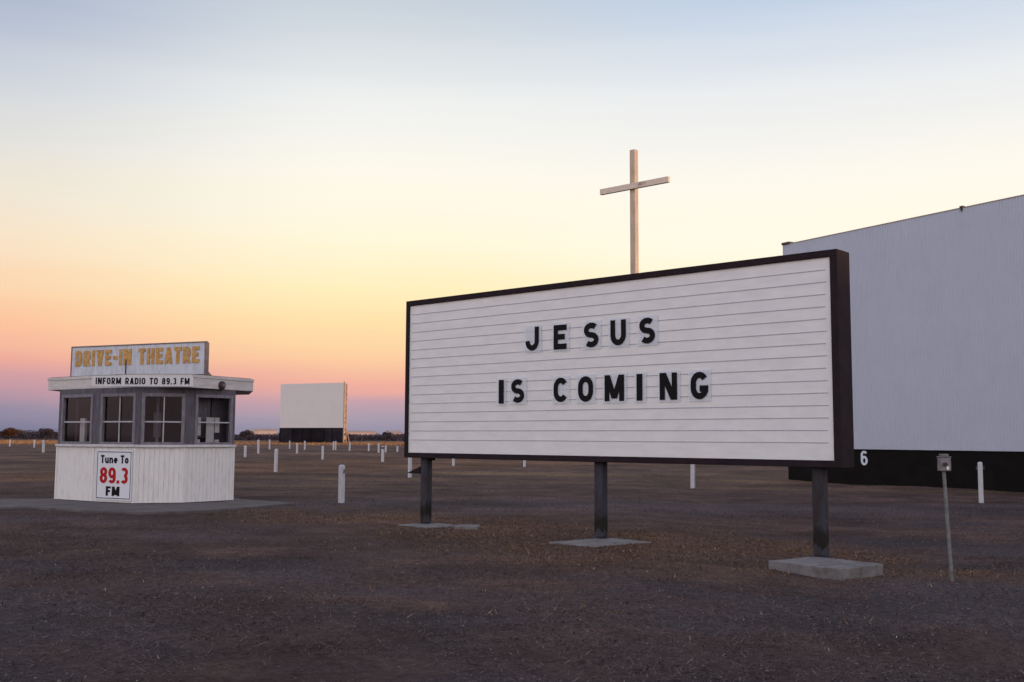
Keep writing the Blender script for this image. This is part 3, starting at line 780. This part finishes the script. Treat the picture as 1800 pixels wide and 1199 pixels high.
# round rusty bell on the right fascia
a_ = Vector((*RF[3], 0)); c_ = Vector((*RF[4], 0)); u_ = (c_ - a_).normalized(); nn = Vector((u_.y, -u_.x, 0))
dd = ray(389, 677.7)
o_ = Vector((a_.x + bc[0], a_.y + bc[1], 0)); tt = o_.dot(nn) / dd.dot(nn); P_ = dd * tt + Vector((0, 0, CAMH))
P_ -= Vector((bc[0], bc[1], F0))
b = MB(); b.tube(P_ - nn * 0.01, P_ + nn * 0.05, 0.105, 0.10, 20); b.tube(P_ + nn * 0.0502, P_ + nn * 0.085, 0.085, 0.06, 20)
bell = b.build('alarm_bell', MT['rusty_metal'], booth)
b = MB(); b.tube(P_ + nn * 0.0855, P_ + nn * 0.10, 0.045, 0.02, 14); b.build('bell_cap', MT['frame_paint'], bell)
b = MB(); b.box(P_.x - 0.012, P_.x + 0.012, P_.y - 0.012, P_.y + 0.012, P_.z - 0.14, P_.z - 0.106); b.build('bell_bracket', MT['rusty_metal'], bell)

# roof board: DRIVE-IN THEATRE
ZR = F0 + H3 + 0.317
def board_pt(px, py, d): v = ray(px, py) * d; return Vector((v.x, v.y, 0)), CAMH + v.z
q0, zl = board_pt(126, 610.8, 27.3); q1, zr = board_pt(363.5, 598.3, 25.5)
zt_ = (zl + zr) / 2
du = (q1 - q0); DL = du.length; du.normalize()
rs_ = tag(empty('roof_sign', (q0.x, q0.y, ZR), math.atan2(du.y, du.x)), 'white board on the booth roof with yellow DRIVE-IN THEATRE lettering', 'sign')
HB = zt_ - ZR
jx = DL * 0.425
b = MB(); b.box(0.03, jx - 0.008, 0.0, 0.03, 0.07, HB - 0.03); b.build('board', MT['board_white'], rs_)
b = MB(); b.box(jx + 0.008, DL - 0.05, 0.0, 0.03, 0.07, HB - 0.03); b.build('board', MT['board_white'], rs_)
b = MB(); b.box(0, DL, -0.012, 0.06, HB - 0.03, HB); b.box(0, 0.03, -0.012, 0.06, 0.0, HB - 0.03); b.box(DL - 0.05, DL, -0.012, 0.10, 0.0, HB - 0.03); b.box(0.03, DL - 0.05, -0.010, 0.06, 0.0, 0.07)
b.build('edge_trim', MT['board_trim'], rs_, bevel=0.003)
b = MB(); b.box(jx - 0.014, jx + 0.014, -0.018, -0.001, 0.06, HB * 0.58); b.build('joint_strip', MT['rusty_metal'], rs_)
b = MB(); b.box(0.06, DL - 0.1, 0.031, 0.055, 0.2, 0.28); b.box(0.06, DL - 0.1, 0.031, 0.055, HB - 0.3, HB - 0.22)
for x in (0.5, DL - 0.6): b.tube((x, 0.06, HB * 0.75), (x, 1.0, 0.02), 0.025, n=6)
b.build('back_brace', MT['timber'], rs_)
text('DRIVE-IN THEATRE', DL * 0.035, DL * 0.952, HB * 0.40, HB * 0.865, 'lettering', MT['yellow'], rs_, t=0.215, gap=0.13, space=0.30, th=0.016, y0=-0.001)

# strip board: INFORM RADIO TO 89.3 FM
q0 = ray(162, 670) * 24.12; q1 = ray(339.5, 670) * 24.10
du = Vector((q1.x - q0.x, q1.y - q0.y, 0)); SLn = du.length; du.normalize()
z0_ = CAMH + ray(250, 679).z * 24.1; z1_ = CAMH + ray(250, 661.8).z * 24.1
st = tag(empty('strip_sign', (q0.x, q0.y, z0_), math.atan2(du.y, du.x)), 'long narrow white INFORM RADIO board fixed to the booth roof edge', 'sign')
hh = z1_ - z0_
b = MB(); b.box(0, SLn, 0, 0.02, 0, hh); b.build('board', MT['strip_white'], st, bevel=0.002)
for k in (0.1, 0.86):
    b = MB(); b.box(SLn * k, SLn * (k + 0.03), 0.021, 0.25, hh * 0.2, hh * 0.8); b.build('mounting_block', MT['fascia'], st)
text('INFORM RADIO TO 89.3 FM', SLn * 0.035, SLn * 0.965, hh * 0.19, hh * 0.87, 'lettering', MT['letter'], st, t=0.19, gap=0.14, space=0.36, th=0.003, y0=-0.001)

# poster: Tune To 89.3 FM
M, L = facet(1)
px0, px1, pz0, pz1 = L * 0.10, L * 0.965, 0.045, 1.20
Mw = Matrix.Translation((bc[0], bc[1], F0)) @ M
og = Mw @ Vector((px0, -0.026, pz0))
po = tag(empty('tune_in_sign', og, math.atan2(M[1][0], M[0][0])), 'white upright Tune To 89.3 FM board on the booth wall under a window', 'sign')
pw, ph = px1 - px0, pz1 - pz0
b = MB(); b.box(0, pw, 0.0, 0.024, 0, ph); b.build('board', MT['poster_white'], po, bevel=0.002)
b = MB(); k = 0.035; t_ = 0.017
b.box(k, pw - k, -0.002, -0.0005, k, k + t_); b.box(k, pw - k, -0.002, -0.0005, ph - k - t_, ph - k)
b.box(k, k + t_, -0.002, -0.0005, k + t_, ph - k - t_); b.box(pw - k - t_, pw - k, -0.002, -0.0005, k + t_, ph - k - t_)
b.build('border_line', MT['letter'], po)
text('Tune To', pw * 0.13, pw * 0.90, ph * 0.735, ph * 0.90, 'lettering', MT['letter'], po, t=0.215, gap=0.10, space=0.26, th=0.003, y0=-0.0005)
text('89.3', pw * 0.115, pw * 0.895, ph * 0.335, ph * 0.655, 'frequency', MT['red'], po, t=0.19, gap=0.07, th=0.003, y0=-0.0005)
text('FM', pw * 0.30, pw * 0.68, ph * 0.085, ph * 0.275, 'lettering', MT['letter'], po, t=0.22, gap=0.12, th=0.003, y0=-0.0005)

# concrete island round the booth
isl = [at_z(x, y, 0.10) for x, y in [(-60, 891), (60, 891), (140, 896), (220, 899.5), (290, 900), (370, 896), (440, 891), (520, 884)]]
isl = [(p.x, p.y) for p in isl] + [tuple(at_z(425, 877.5, 0.10))[:2], (-8.8, 30.6), (-11.6, 30.6), tuple(at_z(84, 876.5, 0.10))[:2], tuple(at_z(-60, 877.5, 0.10))[:2]]
den = []
for i in range(len(isl)):
    a, c = Vector(isl[i]), Vector(isl[(i + 1) % len(isl)])
    nseg = max(1, int((c - a).length / 0.35))
    for k in range(nseg):
        p = a.lerp(c, k / nseg)
        den.append((p.x + 0.05 * noise.noise((p.x * 2, p.y * 2, 1)), p.y + 0.05 * noise.noise((p.x * 2, p.y * 2, 9))))
b = MB(); b.prism(den, -0.15, 0.105); tag(b.build('pavement', MT['apron'], bevel=0.02), kind='structure')

# ------------------------------------------------------------------ speaker pole on the right
pb = on_ground(1674, 1021)
sp = tag(empty('speaker_pole', pb), 'thin leaning metal pole with a weathered metal box on top, right of the marquee', 'speaker pole')
topz = CAMH + ray(1658, 828).z * (pb.y + 0.02) - pb.z
tx = ray(1660, 828).x * pb.y - pb.x
b = MB(); b.tube((0, 0, -0.1), (tx, 0.02, topz + 0.01), 0.024, 0.022, 12); b.build('pole', MT['galv'], sp, smooth=False)
b = MB(); b.box(tx - 0.065, tx + 0.065, -0.06, 0.06, topz, topz + 0.165); bx = b.build('speaker_box', MT['box_paint'], sp, bevel=0.012)
b = MB(); b.box(tx - 0.07, tx + 0.07, -0.065, 0.065, topz + 0.166, topz + 0.182); b.box(tx - 0.045, tx + 0.045, -0.045, 0.045, topz + 0.1821, topz + 0.212); b.build('lid', MT['galv'], bx, bevel=0.008)
b = MB(); b.tube((tx - 0.01, -0.0605, topz + 0.085), (tx - 0.01, -0.085, topz + 0.085), 0.026, 0.022, 14); b.build('knob', MT['rusty_metal'], bx)
b = MB(); b.box(tx + 0.005, tx + 0.035, -0.064, -0.0605, topz + 0.02, topz + 0.06); b.build('tag_plate', MT['paper'], bx)

# ------------------------------------------------------------------ white field posts
def make_post(h, wdt, pos, label, group, lean=0.0, hooks=True, name='field_post'):
    o = empty(name, pos, random.uniform(-0.5, 0.1))
    o.rotation_euler = (random.uniform(-1, 1) * 0.02, lean + random.uniform(-0.012, 0.012), random.uniform(-0.6, -0.2))
    b = MB(); hw = wdt / 2
    b.box(-hw, hw, -hw, hw, -0.15, h - hw * 0.5)
    b.add([(-hw, -hw, h - hw * 0.5), (hw, -hw, h - hw * 0.5), (hw, hw, h - hw * 0.5), (-hw, hw, h - hw * 0.5),
           (-hw * .5, -hw * .5, h), (hw * .5, -hw * .5, h), (hw * .5, hw * .5, h), (-hw * .5, hw * .5, h)],
          [(0, 1, 5, 4), (1, 2, 6, 5), (2, 3, 7, 6), (3, 0, 4, 7), (4, 5, 6, 7)])
    b.build('shaft', MT['post_paint'], o, bevel=0.004)
    if hooks:
        b = MB()
        for s in (-1, 1):
            b.box(s * (hw + 0.021) - 0.02, s * (hw + 0.021) + 0.02, -0.02, 0.02, h - 0.20, h - 0.18)
            b.box(s * (hw + 0.034) - 0.006, s * (hw + 0.034) + 0.006, -0.02, 0.02, h - 0.179, h - 0.11)
        b.build('hook', MT['galv'], o)
    return tag(o, label, 'post', group)
G1 = 'white speaker posts standing in the field'
def hpx(px, top, base):
    p = on_ground(px, base)
    return p, (CAMH + ray(px, top).z * p.y) - p.z
NEAR = [
    (600, 817, 884, 0.115, 'thick white post nearest the booth, at the edge of the gravel lane', -0.012),
    (484.5, 789, 827, 0.12, 'white post with a rounded top just right of the ticket booth', 0.0),
    (567, 784, 810, 0.12, 'mid distance white post below the right half of the far screen', 0.0),
    (672.5, 784.5, 813, 0.14, 'white post with a dark top left of the marquee edge', 0.01),
    (720.5, 794, 838, 0.12, 'white post half hidden behind the lower left corner of the marquee', 0.0),
    (797, 792, 817, 0.12, 'post whose white foot shows under the left half of the marquee', 0.0),
    (922, 795, 819, 0.12, 'post whose white foot shows below the gap in the lower line of letters', 0.0),
    (1218, 806, 858, 0.135, 'white post showing under the marquee between the middle and right steel posts', 0.0),
    (1725, 812, 884, 0.125, 'white post with hooks standing before the black screen base on the right', 0.0),
    (76, 774, 795, 0.16, 'white post with a pointed cap just left of the ticket booth', 0.0)]
for px, t0, b0, wd, lab, lean in NEAR:
    p, h = hpx(px, t0, b0)
    make_post(h, wd, p, lab, G1, lean, hooks=(px in (1725, 600, 76, 672.5)))
FARP = [
    (17, 772.5, 786, 'leftmost small white post in the field, near the photo edge'),
    (60, 773, 786.5, 'small white post second from the left edge of the field'),
    (430.8, 783, 805, 'short white post nearest the right side of the booth wall'),
    (454, 773, 796.6, 'tall thin white post between booth and far screen'),
    (473.7, 772.8, 790, 'white post just left of the far screen base'),
    (509, 775, 790, 'left one of two white posts close before the dark base of the far screen'),
    (522, 779, 798, 'white post below and between the pair before the far screen'),
    (535.6, 775, 790, 'right one of two white posts close before the dark base of the far screen'),
    (586, 776, 791, 'left of two white posts standing close together before the far screen'),
    (589.8, 775.5, 791.8, 'right of two white posts standing close together before the far screen'),
    (614.3, 778, 792.5, 'leaning white post just right of the far screen'),
    (648, 779, 793, 'white post midway between far screen and marquee'),
    (665.5, 779, 797, 'thin white post just left of the dark topped post'),
    (678, 783, 795, 'faint short white post just right of the dark topped post'),
    (698.5, 786, 795.5, 'small white post closest to the left edge of the marquee')]
for px, t0, b0, lab in FARP:
    p, h = hpx(px, t0, b0)
    make_post(max(0.7, min(1.35, h)), 0.14, p, lab, G1, 0.06 if px == 614.3 else 0.0, hooks=False)
# dark cap on one post
for o in [x for x in COL.objects if x.parent is None and x.get('label', '').startswith('white post with a dark top')]:
    b = MB(); hh_ = max(v.co.z for v in o.children[0].data.vertices)
    b.box(-0.075, 0.075, -0.075, 0.075, hh_ - 0.06, hh_ + 0.06); b.build('cap', MT['rusty_metal'], o, bevel=0.01)

# ------------------------------------------------------------------ loose cover: grass, litter, stones
def mesh_np(name, V, F, m, kind='stuff', smooth=False):
    me = bpy.data.meshes.new(name)
    nvf = F.shape[1]
    me.vertices.add(len(V)); me.vertices.foreach_set('co', V.astype(np.float32).ravel())
    me.loops.add(F.size); me.loops.foreach_set('vertex_index', F.astype(np.int32).ravel())
    me.polygons.add(len(F)); me.polygons.foreach_set('loop_start', np.arange(0, F.size, nvf, dtype=np.int32))
    me.update(calc_edges=True); me.validate()
    me.materials.append(m)
    o = bpy.data.objects.new(name, me); COL.objects.link(o)
    if kind: o['kind'] = kind
    return o
def blades(name, pts, ln, wd, tilt, m):
    """pts (n,3); each blade is a narrow triangle"""
    n = len(pts)
    az = RNG.uniform(0, 2 * np.pi, n); ti = RNG.uniform(tilt[0], tilt[1], n)
    L_ = RNG.uniform(ln[0], ln[1], n) * RNG.uniform(0.6, 1.2, n); W_ = RNG.uniform(wd[0], wd[1], n)
    d = np.stack([np.sin(ti) * np.cos(az), np.sin(ti) * np.sin(az), np.cos(ti)], 1)
    a2 = az + np.pi / 2 + RNG.uniform(-0.8, 0.8, n)
    sd = np.stack([np.cos(a2), np.sin(a2), np.zeros(n)], 1) * (W_ / 2)[:, None]
    V = np.empty((n * 4, 3)); V[0::4] = pts - sd; V[1::4] = pts + sd
    bend = RNG.normal(0, 0.25, (n, 3)) * L_[:, None] * 0.3
    tip = pts + d * L_[:, None] + bend
    V[2::4] = tip + sd * 0.35; V[3::4] = tip - sd * 0.35
    V[:, 2] = np.maximum(V[:, 2], np.repeat(pts[:, 2], 4) + 0.001)
    F = np.arange(n * 4).reshape(n, 4)
    return mesh_np(name, V, F, m)
SLABS = [(-1.50, 19.42, -0.80, 0.86, 0.80), (1.38, 16.40, -0.85, 0.98, 1.25), (4.085, 13.86, -0.92, 1.09, 0.93)]
def blocked(x, y):
    for cx, cy, a, la, lb in SLABS:
        u = (x - cx) * math.cos(a) + (y - cy) * math.sin(a); v = -(x - cx) * math.sin(a) + (y - cy) * math.cos(a)
        k = 0.03 + 0.09 * noise.noise((x * 3, y * 3, 30.0))
        if abs(u) < la / 2 - k and abs(v) < lb / 2 - k: return True
    if -17 < x < -6.2 and 24.2 < y < 26.6: return True
    if -12.4 < x < -6.6 and 24.2 < y < 30.5: return True
    return False
def scatter(n, y0, y1, test, power=1.0):
    out = []
    while len(out) < n:
        y = y0 + (y1 - y0) * random.random() ** power
        x = random.uniform(-0.56, 0.56) * (y + 1.5)
        if blocked(x, y): continue
        pr = test(x, y)
        if random.random() < pr: out.append((x, y, hz(x, y)))
    return np.array(out)
def t_straw(x, y):
    return max(0.035, zones(x, y)[0] ** 1.1 * (0.55 + 0.9 * noise.noise((x * 1.6, y * 1.6, 51.0))))
def t_thin(x, y):
    s, l, r = zones(x, y); k = 0.5 + 0.8 * noise.noise((x * 0.5, y * 0.5, 12.0)) + 0.5 * noise.noise((x * 2.1, y * 2.1, 2.0))
    return max(0.03, min(1, k)) * (1 - 0.5 * l)
MG1 = island_mat('dry_grass', [(0.0, (0.035, 0.020, 0.016)), (0.5, (0.125, 0.072, 0.045)), (0.92, (0.22, 0.132, 0.082)), (1.0, (0.38, 0.26, 0.18))])
MG2 = island_mat('thatch', [(0.0, (0.030, 0.022, 0.024)), (0.5, (0.075, 0.052, 0.050)), (0.94, (0.125, 0.090, 0.083)), (1.0, (0.20, 0.155, 0.14))])
MG3 = island_mat('field_grass', [(0.0, (0.05, 0.033, 0.027)), (0.6, (0.10, 0.066, 0.048)), (1.0, (0.17, 0.118, 0.072))])
MST = island_mat('stones', [(0.0, (0.03, 0.026, 0.028)), (0.6, (0.09, 0.078, 0.083)), (0.98, (0.13, 0.11, 0.115)), (1.0, (0.19, 0.17, 0.17))])
MLI = island_mat('litter', [(0.0, (0.20, 0.15, 0.11)), (0.7, (0.34, 0.28, 0.23)), (1.0, (0.6, 0.57, 0.54))])
blades('dry_grass', scatter(60000, 9.5, 27, t_straw, 1.1), (0.02, 0.07), (0.004, 0.011), (0.85, 1.55), MG1)
blades('thatch', scatter(110000, 5.5, 24, t_thin, 1.35), (0.015, 0.07), (0.004, 0.012), (1.15, 1.57), MG2)
blades('field_grass', scatter(30000, 23, 75, lambda x, y: 0.25 + 0.75 * zones(x, y)[2], 1.3), (0.03, 0.09), (0.006, 0.014), (0.2, 1.3), MG3)
blades('straw_litter', scatter(150, 6, 22, lambda x, y: 0.3 + 0.7 * zones(x, y)[0], 1.2), (0.04, 0.13), (0.004, 0.010), (1.45, 1.57), MLI)
# stones: small squashed octahedra
sp_ = scatter(22000, 5.5, 24, lambda x, y: 0.12 + 0.88 * zones(x, y)[1] + 0.2 * max(0, noise.noise((x, y, 20.0))), 1.25)
n = len(sp_)
oc = np.array([(1, 0, 0), (0, 1, 0), (-1, 0, 0), (0, -1, 0), (0, 0, 1), (0, 0, -1)], float)
of = np.array([(0, 1, 4), (1, 2, 4), (2, 3, 4), (3, 0, 4), (1, 0, 5), (2, 1, 5), (3, 2, 5), (0, 3, 5)])
sc = 0.005 + 0.013 * RNG.random(n) ** 3
V = np.empty((n, 6, 3)); ang = RNG.uniform(0, 6.28, n)
jit = RNG.uniform(0.6, 1.4, (n, 6, 3)) * oc[None]
jit[..., 2] *= 0.6
V[..., 0] = jit[..., 0] * np.cos(ang)[:, None] - jit[..., 1] * np.sin(ang)[:, None]
V[..., 1] = jit[..., 0] * np.sin(ang)[:, None] + jit[..., 1] * np.cos(ang)[:, None]
V[..., 2] = jit[..., 2]
V = V * sc[:, None, None] + sp_[:, None, :]
mesh_np('gravel', V.reshape(-1, 3), (of[None] + (np.arange(n) * 6)[:, None, None]).reshape(-1, 3), MST)

# sunlit band of tall dry grass where the field ends
MTG = island_mat('tall_grass', [(0.0, (0.17, 0.095, 0.05)), (0.6, (0.27, 0.15, 0.075)), (1.0, (0.38, 0.23, 0.12))])
pts = []
while len(pts) < 26000:
    y = 172 + 130 * random.random() ** 1.6; x = random.uniform(-0.56, 0.25) * y
    edge = 196 + 12 * noise.noise((x * 0.03, 0, 0)) + (10 if x > -60 else 0)
    if y < edge: continue
    q = Vector((x, y, 0)) - FA
    if -2 < q.dot(FU) < FLEN + 7 and q.y < 8 and y > 235: continue
    pts.append((x, y, hz(x, y) - 0.02))
blades('tall_grass', np.array(pts), (0.26, 0.46), (0.10, 0.22), (0.0, 0.5), MTG)

# ------------------------------------------------------------------ far trees and sheds
MTR = island_mat('bare_wood', [(0.0, (0.032, 0.026, 0.036)), (0.6, (0.060, 0.048, 0.060)), (1.0, (0.095, 0.070, 0.078))])
MTR2 = island_mat('rusty_crown', [(0.0, (0.045, 0.022, 0.016)), (1.0, (0.11, 0.05, 0.03))])
def leafcloud(centers, radii, n, size):
    idx = RNG.integers(0, len(centers), n)
    c = np.array(centers)[idx]; r = np.array(radii)[idx]
    d = RNG.normal(0, 1, (n, 3)); d /= np.linalg.norm(d, axis=1)[:, None]
    p = c + d * (RNG.random(n) ** 0.45)[:, None] * r
    s = RNG.uniform(0.5, 1.0, n) * size
    a = RNG.normal(0, 1, (n, 3)); a /= np.linalg.norm(a, axis=1)[:, None]
    bb = np.cross(a, RNG.normal(0, 1, (n, 3))); bb /= np.linalg.norm(bb, axis=1)[:, None]
    V = np.empty((n, 3, 3)); V[:, 0] = p + a * s[:, None]; V[:, 1] = p - a * s[:, None] * 0.6 + bb * s[:, None] * 0.6; V[:, 2] = p - a * s[:, None] * 0.5 - bb * s[:, None] * 0.6
    return V.reshape(-1, 3), np.arange(n * 3).reshape(n, 3)
cs, rs2 = [], []
for k in range(1300):
    x = random.uniform(-330, 160); y = random.uniform(430, 470)
    h = 2.9 + 1.3 * noise.noise((x * 0.03, 0.0, 6.0)) + 1.1 * noise.noise((x * 0.13, y * 0.1, 2.0)) + (1.0 if x < -150 else 0)
    cs.append((x, y, h * 0.5)); rs2.append((random.uniform(3, 6), 3, h * 0.5))
V, F = leafcloud(cs, rs2, 90000, 0.55)
wd_ = mesh_np('distant_wood', V, F, MTR)
wd_['label'] = 'dark bare woodland along the horizon'
def tree(px, Y, h, rx, label, crown_m, name='bare_tree'):
    d = ray(px, 760) * Y
    o = tag(empty(name, (d.x, Y, hz(d.x, Y))), label, 'tree', 'trees along the horizon')
    b = MB(); b.tube((0, 0, -0.2), (0.2, 0, h * 0.5), 0.28, 0.14, 8)
    for k in range(6):
        a = k * 1.05 + 0.3; z0 = h * (0.28 + 0.05 * k)
        b.tube((0.1, 0, z0), (math.cos(a) * rx * 0.6, math.sin(a) * rx * 0.6, z0 + h * 0.3), 0.10, 0.03, 5)
    b.build('trunk', MT['bark'], o)
    cc = []; rr = []
    for k in range(11):
        a = random.uniform(0, 6.28); q = random.random() ** 0.6
        cc.append((math.cos(a) * rx * 0.62 * q, math.sin(a) * rx * 0.62 * q, h * random.uniform(0.42, 0.80))); rr.append((rx * 0.42, rx * 0.42, h * 0.19))
    V, F = leafcloud(cc, rr, 2600, 0.32)
    co = mesh_np('crown', V, F, crown_m, kind=None); co.parent = o
tree(18, 400, 5.0, 4.0, 'rust coloured round tree at the far left of the horizon', MTR2)
tree(80, 405, 5.0, 3.4, 'dark round tree on the horizon just left of the ticket booth', MTR)
tree(433, 420, 4.4, 3.0, 'small dark tree on the horizon just right of the ticket booth', MTR)
tree(680, 420, 3.8, 2.4, 'low dark tree on the horizon beside the marquee edge', MTR)
def shed(px0, px1, Y, h, label, roofh=1.5):
    a = ray(px0, 765) * Y; c = ray(px1, 765) * Y; ln = (c.x - a.x)
    o = tag(empty('distant_shed', (a.x, Y, hz(a.x, Y)), 0.42), label, 'building', 'sheds beyond the trees')
    b = MB(); b.box(0, ln, 0, 9, -0.5, h); b.build('wall', MT['shed'], o)
    b = MB(); b.add([(-.4, -.4, h + .01), (ln + .4, -.4, h + .01), (ln + .4, 9.4, h + .01), (-.4, 9.4, h + .01), (-.4, 4.5, h + roofh), (ln + .4, 4.5, h + roofh)],
                    [(0, 1, 5, 4), (2, 3, 4, 5), (0, 4, 3), (1, 2, 5), (0, 3, 2, 1)]); b.build('roof', MT['shed_roof'], o)
shed(437, 452, 620, 4.4, 'sunlit pink shed on the skyline nearest the booth')
shed(452, 488, 640, 5.4, 'long sunlit pink building on the skyline left of the far screen', 1.2)
shed(612, 664, 640, 4.6, 'long low sunlit building on the skyline right of the far screen', 1.0)
shed(686, 708, 620, 4.2, 'sunlit shed on the skyline touching the marquee edge')
